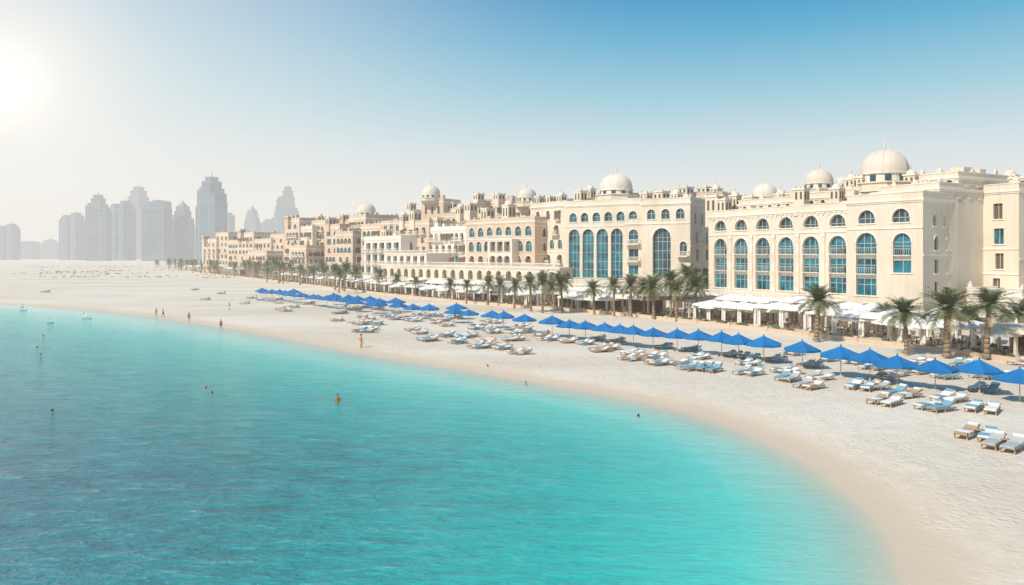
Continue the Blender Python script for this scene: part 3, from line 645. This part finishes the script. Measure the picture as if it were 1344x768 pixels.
for (x,y) in UP: inst('blue_parasol',me_b,x+r.uniform(-.2,.2),y+r.uniform(-.2,.2),0,r.uniform(-.5,.5),(r.uniform(.92,1.08),r.uniform(.92,1.08),r.uniform(.9,1.04)))
for px,py in [(912,421),(935,424),(960,426),(990,428),(1018,430),(1040,428),(745,408),(762,410),(780,411),(798,412),(610,397),(630,399),(655,400),(675,402),(690,403),(560,392),(580,394),(1120,445),(1150,447),(520,388),(1310,470),(1335,466),(1170,452),(1200,456),(1225,458)]:
    x,y=gp(px,py,0); inst('cream_parasol',me_w,x,y,.3,r.uniform(0,1),r.uniform(.9,1.1))
# loungers
M_cw=simple('white_cushion',(.76,.74,.70),.9,.06); M_cb=simple('blue_cushion',(.17,.34,.42),.9,.1); M_ct=simple('orange_towel',(.62,.33,.19),.9,.1)
M_lw=simple('teak_frame',(.42,.29,.18),.7,.2); M_grey=simple('grey_cushion',(.42,.44,.42),.9,.1)
def lounger_mesh(mc,mt,up,tw):
    mb=MB(); w=.34
    for sx_ in(-w,w-.05): mb.box(sx_,sx_+.05,-1.0,1.0,.28,.36,0)
    for q in(-.9,-.1,.85):
        for sx_ in(-w,w-.06): mb.box(sx_,sx_+.06,q,q+.06,0,.279,0)
    for i in range(8): mb.box(-w+.06,w-.06,-.97+i*.16,-.87+i*.16,.30,.345,0)
    mb.box(-w+.02,w-.02,-.98,.28,.365,.46,1)
    R=Matrix.Translation((0,.3,.37))@Matrix.Rotation(up,4,'X'); mb.M=R
    mb.box(-w,w,0,.78,-.03,.0,0); mb.box(-w+.02,w-.02,.01,.76,.004,.10,1); mb.box(-w+.08,w-.08,.5,.74,.104,.19,2)
    mb.M=Matrix.Identity(4)
    mb.tube((-w+.1,.7,.02),(-w+.1,.85,.37+.55*math.sin(up)),.02,.02,4,0,False); mb.tube((w-.1,.7,.02),(w-.1,.85,.37+.55*math.sin(up)),.02,.02,4,0,False)
    if tw: mb.box(-w-.01,w+.01,-.75,-.1,.463,.485,2); mb.box(w+.011,w+.03,-.75,-.1,.2,.485,2)
    return mb.mesh('sun_lounger',[M_lw,mc,mt])
LM=[lounger_mesh(M_cw,M_cb,.5,True),lounger_mesh(M_cb,M_cw,.6,False),lounger_mesh(M_cw,M_ct,.4,True),lounger_mesh(M_grey,M_cw,.45,False),lounger_mesh(M_cw,M_grey,.3,False),lounger_mesh(M_cw,M_cb,.2,True),lounger_mesh(M_lw,M_cw,.35,True)]
mb=MB(); mb.lathe(0,0,[(.25,.42),(.25,.46)],10,0,False); mb.tube((0,0,0),(0,0,.42),.04,.04,6,0)
mb.lathe(0,0,[(.2,0),(.2,.04)],10,0,False); mb.lathe(.08,.05,[(.04,.462),(.045,.6)],8,1,False); me_t=mb.mesh('side_table',[M_lw,M_cw])
SEA=math.atan2(-.5,-.86)
def lpair(x,y,jit=.25,sc=1.15,n=2):
    a=SEA+math.pi/2+r.uniform(-jit,jit)
    c,s_=math.cos(a),math.sin(a); z=zg(x,y)
    for k in range(n):
        o=(k-(n-1)/2)*1.1+r.uniform(-.1,.1); f=r.uniform(-.25,.25)
        inst('sun_lounger',r.choice(LM),x+c*o-s_*f,y+s_*o+c*f,z,a+r.uniform(-.12,.12),(sc,sc,sc*.85))
    if n>1: inst('side_table',me_t,x-s_*.5,y+c*.5,z,0,sc)
NEAR=[(1283,576),(1317,589),(1246,527),(1226,539),(1289,541),(1186,521),(1160,531),(1132,511),(1061,510),(1031,490),(1033,500),(983,492),(932,488),(897,480),(906,486),(860,470),(830,466),(862,479),(800,459),(828,473),(785,462),(745,450),(720,447),(676,447),(712,441),(690,434)]
for px,py in NEAR:
    x,y=gp(px,py); lpair(x,y,.3,1.2)
for (x,y) in UP:
    for o in((-2.6,-1.4),(1.7,1.2)):
        if r.random()<.3: lpair(x+o[0]+r.uniform(-.4,.4),y+o[1]+r.uniform(-.4,.4),.12,1.05)
for px in np.arange(440,690,8):
    for fr in (.18,.36,.58,.76):
        if r.random()<.36:
            f=(px-440)/250.; y1=392+f*24; y2=453+f*42; py=y1+(y2-y1)*(fr+r.uniform(-.06,.06))*.72+4
            x,y=gp(px+r.uniform(-4,4),py); lpair(x,y,.2,1.15)
for px,py in [(355,396),(385,404),(375,409),(330,392),(290,386),(60,384),(255,381),(320,399),(270,394),(368,407)]:
    x,y=gp(px,py); lpair(x,y,.3,1.2)
for px,py in [(1340,480),(1325,500),(1290,497),(1240,497),(1205,490),(1145,485),(1120,478),(1210,478),(1260,482),(1085,474),(1040,466),(1175,493)]:
    x,y=gp(px,py); lpair(x,y,.15,1.1)
# ------------------------------------------------------------------ palms
M_trunk=simple('palm_bark',(.30,.21,.13),.9,.35,6,bmp=.8,bscale=14)
M_leaf=simple('palm_frond',(.17,.195,.085),.5,.5,1.2); M_leafd=simple('palm_frond_dry',(.36,.28,.16),.8,.3,1.2)
def palm(mb,H,nf,fl,ns,seed,bx=0,by=0,bz=0):
    r=random.Random(seed); n=11; bend=r.uniform(-.5,.5); prev=None
    for i in range(n+1):
        f=i/n; x=bx+bend*f*f; z=bz+H*f; rad=.27-.06*f+(.10 if i==0 else 0)+(.12 if i>=n-1 else 0)
        if prev: mb.tube(prev[0],(x,by,z),prev[1]*1.14,rad*.96,8,0)
        prev=((x,by,z),rad)
    top=Vector((prev[0][0],by,bz+H))
    for k in range(nf):
        az=k*2.39996+r.uniform(-.2,.2); fr=(k+.5)/nf; el=math.radians(84-112*fr**.9+r.uniform(-9,9)); L=fl*r.uniform(.85,1.1)*(1-.12*(fr<.15))
        mt=2 if fr>.92 else 1
        p=top.copy(); st=L/ns; e=el; pts=[p.copy()]
        for j in range(ns):
            e-= (.035+.085*j/ns)*(1 if e>-1.2 else 0)*(12/ns); p=p+Vector((math.cos(az)*math.cos(e),math.sin(az)*math.cos(e),math.sin(e)))*st; pts.append(p.copy())
        for j in range(ns):
            A,B=pts[j],pts[j+1]; d=(B-A).normalized(); side=d.cross(Vector((0,0,1)))
            if side.length<.05: side=Vector((-math.sin(az),math.cos(az),0))
            side.normalize(); up=side.cross(d)
            w=.035*(1-j/ns)+.008; mb.add([A-side*w,A+side*w,B+side*w*.8,B-side*w*.8],[(0,1,2,3)],mt)
            fj=(j+.5)/ns; ll=fl*.21*math.sin(math.pi*min(1,.15+fj*.85))**.6+.08
            for sgn in(-1,1):
                for q in(0,.5):
                    o=A+(B-A)*q; tip=o+side*sgn*ll*r.uniform(.65,.95)+d*ll*.55+up*(ll*.25)-Vector((0,0,ll*r.uniform(.05,.4)))
                    wv=d*(st*.24); mb.add([o-wv,o+wv,tip+wv*.25,tip-wv*.25],[(0,1,2,3)],mt)
    return mb
PM=[]
for i,(H,nf,fl) in enumerate([(5.4,46,3.1),(6.0,50,3.3),(4.8,44,3.0),(6.6,46,3.2)]):
    PM.append((palm(MB(),H,nf,fl,13,i+1).mesh('palm_tree',[M_trunk,M_leaf,M_leafd]),H+1.9))
PL=[(1072,446,374),(1190,463,392),(1243,467,378),(1295,469,378),(1341,455,394),(1158,440,398),(1276,452,400),(697,408,360),(712,410,356),(738,409,358),(724,404,366),(806,414,362),(828,415,360),(845,414,366),(858,417,359),(880,416,355),(913,418,359),(903,408,348),(928,408,360),(888,420,366),
 (440,380,346),(452,382,344),(466,380,347),(478,377,350),(350,366,342),(362,368,340),(335,364,343),(380,370,345),(396,371,347),(325,362,342),(410,372,350),(425,376,350),(497,384,352),(640,399,362),(655,400,362),(545,390,362),(590,394,364),(445,384,352),(520,386,358),(612,398,366),(675,404,364),(780,412,368)]
for i,(px,yb,yt) in enumerate(PL):
    x,y=gp(px,yb,.3); hh_=(yb-yt)*y/1000; me,h0=PM[i%4]; q=min(1.45,hh_/h0); k_=1.18 if px>1050 else r.uniform(.85,1)
    inst('palm_tree',me,x,y,.2,r.uniform(0,6.28),(q*k_,q*k_,q))
mb=MB()
for i in range(90):
    s=r.uniform(cum[-1]-480,cum[-1]-5); x,y,_=prom(s,r.uniform(-6,22)); palm(mb,r.uniform(4,7.5),20,3.6,6,100+i,x,y,0)
mb.build('distant_palm_grove',[M_trunk,M_leaf,M_leafd])
# shrubs
M_sh=simple('shrub_leaves',(.10,.13,.05),.7,.5,1.0); M_ds=simple('dry_scrub_leaves',(.20,.19,.11),.8,.4,1.0)
mb=MB()
def clump(x,y,z,rad,n,lf,fl=.85):
    for _ in range(n):
        a=r.uniform(0,6.28);b=math.acos(r.uniform(0,1));q=rad*r.uniform(.45,1.05); c=Vector((x+q*math.sin(b)*math.cos(a),y+q*math.sin(b)*math.sin(a),z+q*math.cos(b)*fl))
        u=Vector((r.uniform(-1,1),r.uniform(-1,1),r.uniform(-1,1))).normalized()*lf; w=u.orthogonal().normalized()*lf*.6
        mb.add([c-u,c+w,c+u,c-w],[(0,1,2,3)],0)
for i in range(420):
    s=r.uniform(5,560); x,y,_=prom(s,r.uniform(.8,2.0) if r.random()<.65 else r.uniform(7.7,8.8)); clump(x,y,.35,r.uniform(.4,1.0),60,.17)
mb.build('garden_shrubs',[M_sh])
mb=MB()
for i in range(80):
    px=r.uniform(30,330); py=349+r.random()**1.5*16; x,y=gp(px,py)
    for j in range(5): clump(x+r.gauss(0,8),y+r.gauss(0,2),0,r.uniform(.4,.9),9,.35,.5)
mb.build('dune_scrub',[M_ds])
# ------------------------------------------------------------------ people
def skinmat(name,skin,cloth,lo,hi):
    m,t,p,g=newmat(name); tc=N(t,'ShaderNodeTexCoord'); s=N(t,'ShaderNodeSeparateXYZ'); t.links.new(tc.outputs['Object'],s.inputs[0])
    a=math_(t,'GREATER_THAN',s.outputs[2],lo); b=math_(t,'LESS_THAN',s.outputs[2],hi)
    sk=ramp(t,noise(t,tc.outputs['Object'],8),[(.3,tuple(q*.9 for q in skin)),(.7,skin)])
    t.links.new(mixc(t,math_(t,'MULTIPLY',a,b),sk,cloth),p.inputs['Base Color']); p.inputs['Roughness'].default_value=.55; return m
M_hair=simple('hair',(.04,.025,.015),.6); M_eye=simple('eye',(.03,.02,.02),.3); M_lip=simple('lips',(.35,.12,.09),.5)
def person(x,y,z,rz,skin,cloth,lo,hi,stride=.0,sc=1.0):
    ms=skinmat('skin_and_swimwear',skin,cloth,lo,hi)
    J={'pel':(0,0,.93),'sp':(0,0,1.12),'ch':(0,0,1.34),'nk':(0,-.005,1.47),'hd':(0,-.01,1.53)}
    Rd={'pel':.135,'sp':.115,'ch':.14,'nk':.06,'hd':.055}; E=[('pel','sp'),('sp','ch'),('ch','nk'),('nk','hd')]
    for sg_,n in((1,'L'),(-1,'R')):
        f=stride*sg_
        J.update({'hip'+n:(.09*sg_,0,.88),'kn'+n:(.105*sg_,-.20*f-.02,.49),'an'+n:(.11*sg_,-.32*f+.04,.08+.05*max(0,-f)),'toe'+n:(.125*sg_,-.32*f-.13,.035),
          'sh'+n:(.175*sg_,0,1.39),'el'+n:(.25*sg_,.10*f+.02,1.11),'wr'+n:(.27*sg_,.06*f-.10,.88)})
        Rd.update({'hip'+n:.095,'kn'+n:.058,'an'+n:.04,'toe'+n:.032,'sh'+n:.062,'el'+n:.042,'wr'+n:.028})
        E+= [('pel','hip'+n),('hip'+n,'kn'+n),('kn'+n,'an'+n),('an'+n,'toe'+n),('ch','sh'+n),('sh'+n,'el'+n),('el'+n,'wr'+n)]
    ks=list(J); me=bpy.data.meshes.new('person'); me.from_pydata([J[k] for k in ks],[(ks.index(a),ks.index(b)) for a,b in E],[])
    me.materials.append(ms); o=bpy.data.objects.new('person',me); COL.objects.link(o)
    md=o.modifiers.new('skin','SKIN'); md.use_smooth_shade=True
    for i,k in enumerate(ks):
        sv=me.skin_vertices[0].data[i]; sv.radius=(Rd[k],Rd[k]*(.75 if k in('pel','sp','ch') else 1)); sv.use_root=(k=='pel')
    o.modifiers.new('sub','SUBSURF').levels=1; o.modifiers['sub'].render_levels=1
    mb=MB()
    prof=[(.02,-.125),(.05,-.115),(.066,-.08),(.075,-.03),(.079,.02),(.076,.06),(.060,.095),(.03,.115),(.004,.12)]
    mb.M=Matrix.Translation((0,-.015,1.645))@Matrix.Diagonal((.95,1.15,1,1)); mb.lathe(0,0,prof,14,0)
    mb.M=Matrix.Translation((0,.0,1.655))@Matrix.Diagonal((1.0,1.15,1,1)); mb.lathe(0,.012,[(.07,-.06),(.084,-.02),(.086,.02),(.083,.06),(.066,.1),(.033,.122),(.004,.127)],14,1)
    mb.M=Matrix.Identity(4)
    mb.tube((0,-.09,1.655),(0,-.122,1.615),.008,.015,6,0)
    for q in(-.03,.03): mb.lathe(q,-.098,[(.003,1.646),(.011,1.652),(.011,1.658),(.003,1.664)],6,2)
    mb.box(-.022,.022,-.098,-.088,1.578,1.588,3)
    for q in(-1,1): mb.tube((q*.074,0,1.66),(q*.086,.01,1.625),.02,.012,6,0)
    for sg_,n in((1,'L'),(-1,'R')):
        w=Vector(J['wr'+n]); d=Vector((.0,-.12,-.99)).normalized(); fwd=Vector((0,-1,0.1)).normalized()
        mb.tube(w,w+d*.09,.026,.036,8,0)
        for k,(o_,L_) in enumerate([(-.03,.060),(-.01,.072),(.01,.068),(.03,.052)]):
            b=w+d*.085+fwd*(-o_); mid=b+d*L_*.6; tip=mid+(d*.8+Vector((-sg_*.5,0,0)))*L_*.45; mb.tube(b,mid,.0095,.0085,5,0); mb.tube(mid,tip,.0085,.006,5,0)
        b=w+d*.03+fwd*.025; mb.tube(b,b+(d*.6+fwd*.7)*.04,.011,.01,5,0); mb.tube(b+(d*.6+fwd*.7)*.04,b+(d*.9+fwd*.8)*.06,.01,.007,5,0)
    h=mb.build('head_and_hands',[ms,M_hair,M_eye,M_lip]); h.parent=o
    o.location=(x,y,z); o.rotation_euler=(0,0,rz); o.scale=(sc,sc,sc)
sk1=(.42,.22,.13);sk2=(.50,.30,.19)
x,y=gp(474,458,-.3); person(x,y,WL-.12,2.2,sk1,(.55,.22,.05),.6,1.42,.5,1.2)
x,y=gp(443,530,-.3); person(x,y,WL-.9,.4,sk1,(.45,.25,.04),.95,1.4,.2,1.0)
for px,py,dz in [(270,512,-1.42),(278,518,-1.45),(53,470,-1.2),(49,458,-1.4),(69,542,-1.45),(690,505,-1.42),(838,549,-1.45),(640,483,-1.4),(57,443,-1.35)]:
    x,y=gp(px,py,-.3); person(x,y,WL+dz,r.uniform(0,6),r.choice([sk1,sk2]),(.05,.07,.12),.75,1.05,.1)
for px,py in [(205,414),(214,415),(301,408),(248,420),(290,430)]:
    x,y=gp(px,py,0); person(x,y,zg(x,y),r.uniform(0,6),r.choice([sk1,sk2]),r.choice([(.4,.08,.05),(.05,.1,.3),(.6,.6,.55)]),.6,1.0,.7)
def dinghy(px,py,sc):
    mb=MB(); sec=[(-1.8,.05,.2),(-1.6,.5,.35),(-.5,.72,.4),(.7,.65,.38),(1.5,.35,.42),(2.0,.03,.5)]
    pts=[];fs=[]
    for (x_,w,h) in sec: pts+=[(x_,-w,h),(x_,-w*.7,-.05),(x_,0,-.18),(x_,w*.7,-.05),(x_,w,h)]
    for i in range(len(sec)-1):
        for j in range(4): fs.append((i*5+j,i*5+j+1,i*5+6+j,i*5+5+j))
    mb.add(pts,fs,0,True); mb.box(-.4,.1,-.66,.66,.25,.32,1); mb.box(-1.5,-1.1,-.42,.42,.25,.32,1)
    mb.tube((.4,0,-.1),(.4,0,3.6),.04,.025,6,1); mb.tube((.4,0,.8),(-1.5,0,.85),.03,.02,6,1)
    mb.add([(.36,0,.9),(-1.45,.12,.95),(.36,0,3.5),(-.4,.18,1.9)],[(0,1,3),(0,3,2),(1,2,3)],2)
    x,y=gp(px,py,-.3); mb.build('sailing_dinghy',[M_cw,M_lw,M_canvas],(x,y,WL+.05),r.uniform(0,1)).scale=(sc,)*3
dinghy(113,419,.5); dinghy(66,424,.32); dinghy(30,408,.4)
# ------------------------------------------------------------------ world, sun, camera
SD=Vector((-.78,-.62,0)).normalized(); EL=math.radians(43)
w=bpy.data.worlds.new('World'); scene.world=w; w.use_nodes=True; t=w.node_tree; t.nodes.clear()
out=N(t,'ShaderNodeOutputWorld'); sky=N(t,'ShaderNodeTexSky',sky_type='NISHITA'); sky.sun_disc=False; sky.sun_elevation=EL
sky.sun_rotation=math.atan2(SD.x,SD.y); sky.dust_density=4; sky.air_density=1.2
b1=N(t,'ShaderNodeBackground'); b1.inputs[1].default_value=0.10; t.links.new(sky.outputs[0],b1.inputs[0])
tc=N(t,'ShaderNodeTexCoord'); sg=N(t,'ShaderNodeGroup'); sg.node_tree=skyg; t.links.new(tc.outputs['Generated'],sg.inputs[0])
b2=N(t,'ShaderNodeBackground'); t.links.new(sg.outputs[0],b2.inputs[0]); b2.inputs[1].default_value=1.0
mx=N(t,'ShaderNodeMixShader'); mx.inputs[0].default_value=.92; t.links.new(b1.outputs[0],mx.inputs[1]); t.links.new(b2.outputs[0],mx.inputs[2]); t.links.new(mx.outputs[0],out.inputs[0])
L=bpy.data.lights.new('sun','SUN'); L.energy=4.2; L.angle=math.radians(.6); L.color=(1,.94,.84)
lo=bpy.data.objects.new('sun',L); COL.objects.link(lo)
sdv=Vector((SD.x*math.cos(EL),SD.y*math.cos(EL),math.sin(EL))); lo.rotation_euler=sdv.to_track_quat('Z','Y').to_euler()
cam=bpy.data.cameras.new('camera'); co=bpy.data.objects.new('camera',cam); COL.objects.link(co); scene.camera=co
cam.sensor_width=36; cam.lens=36*F/1344; cam.shift_y=-(384-HZ)/1344; cam.clip_end=60000; cam.clip_start=.5
co.location=(0,0,CAMH); co.rotation_euler=(math.pi/2,0,0)
scene.view_settings.view_transform='Standard'; scene.view_settings.look='None'; scene.view_settings.exposure=0
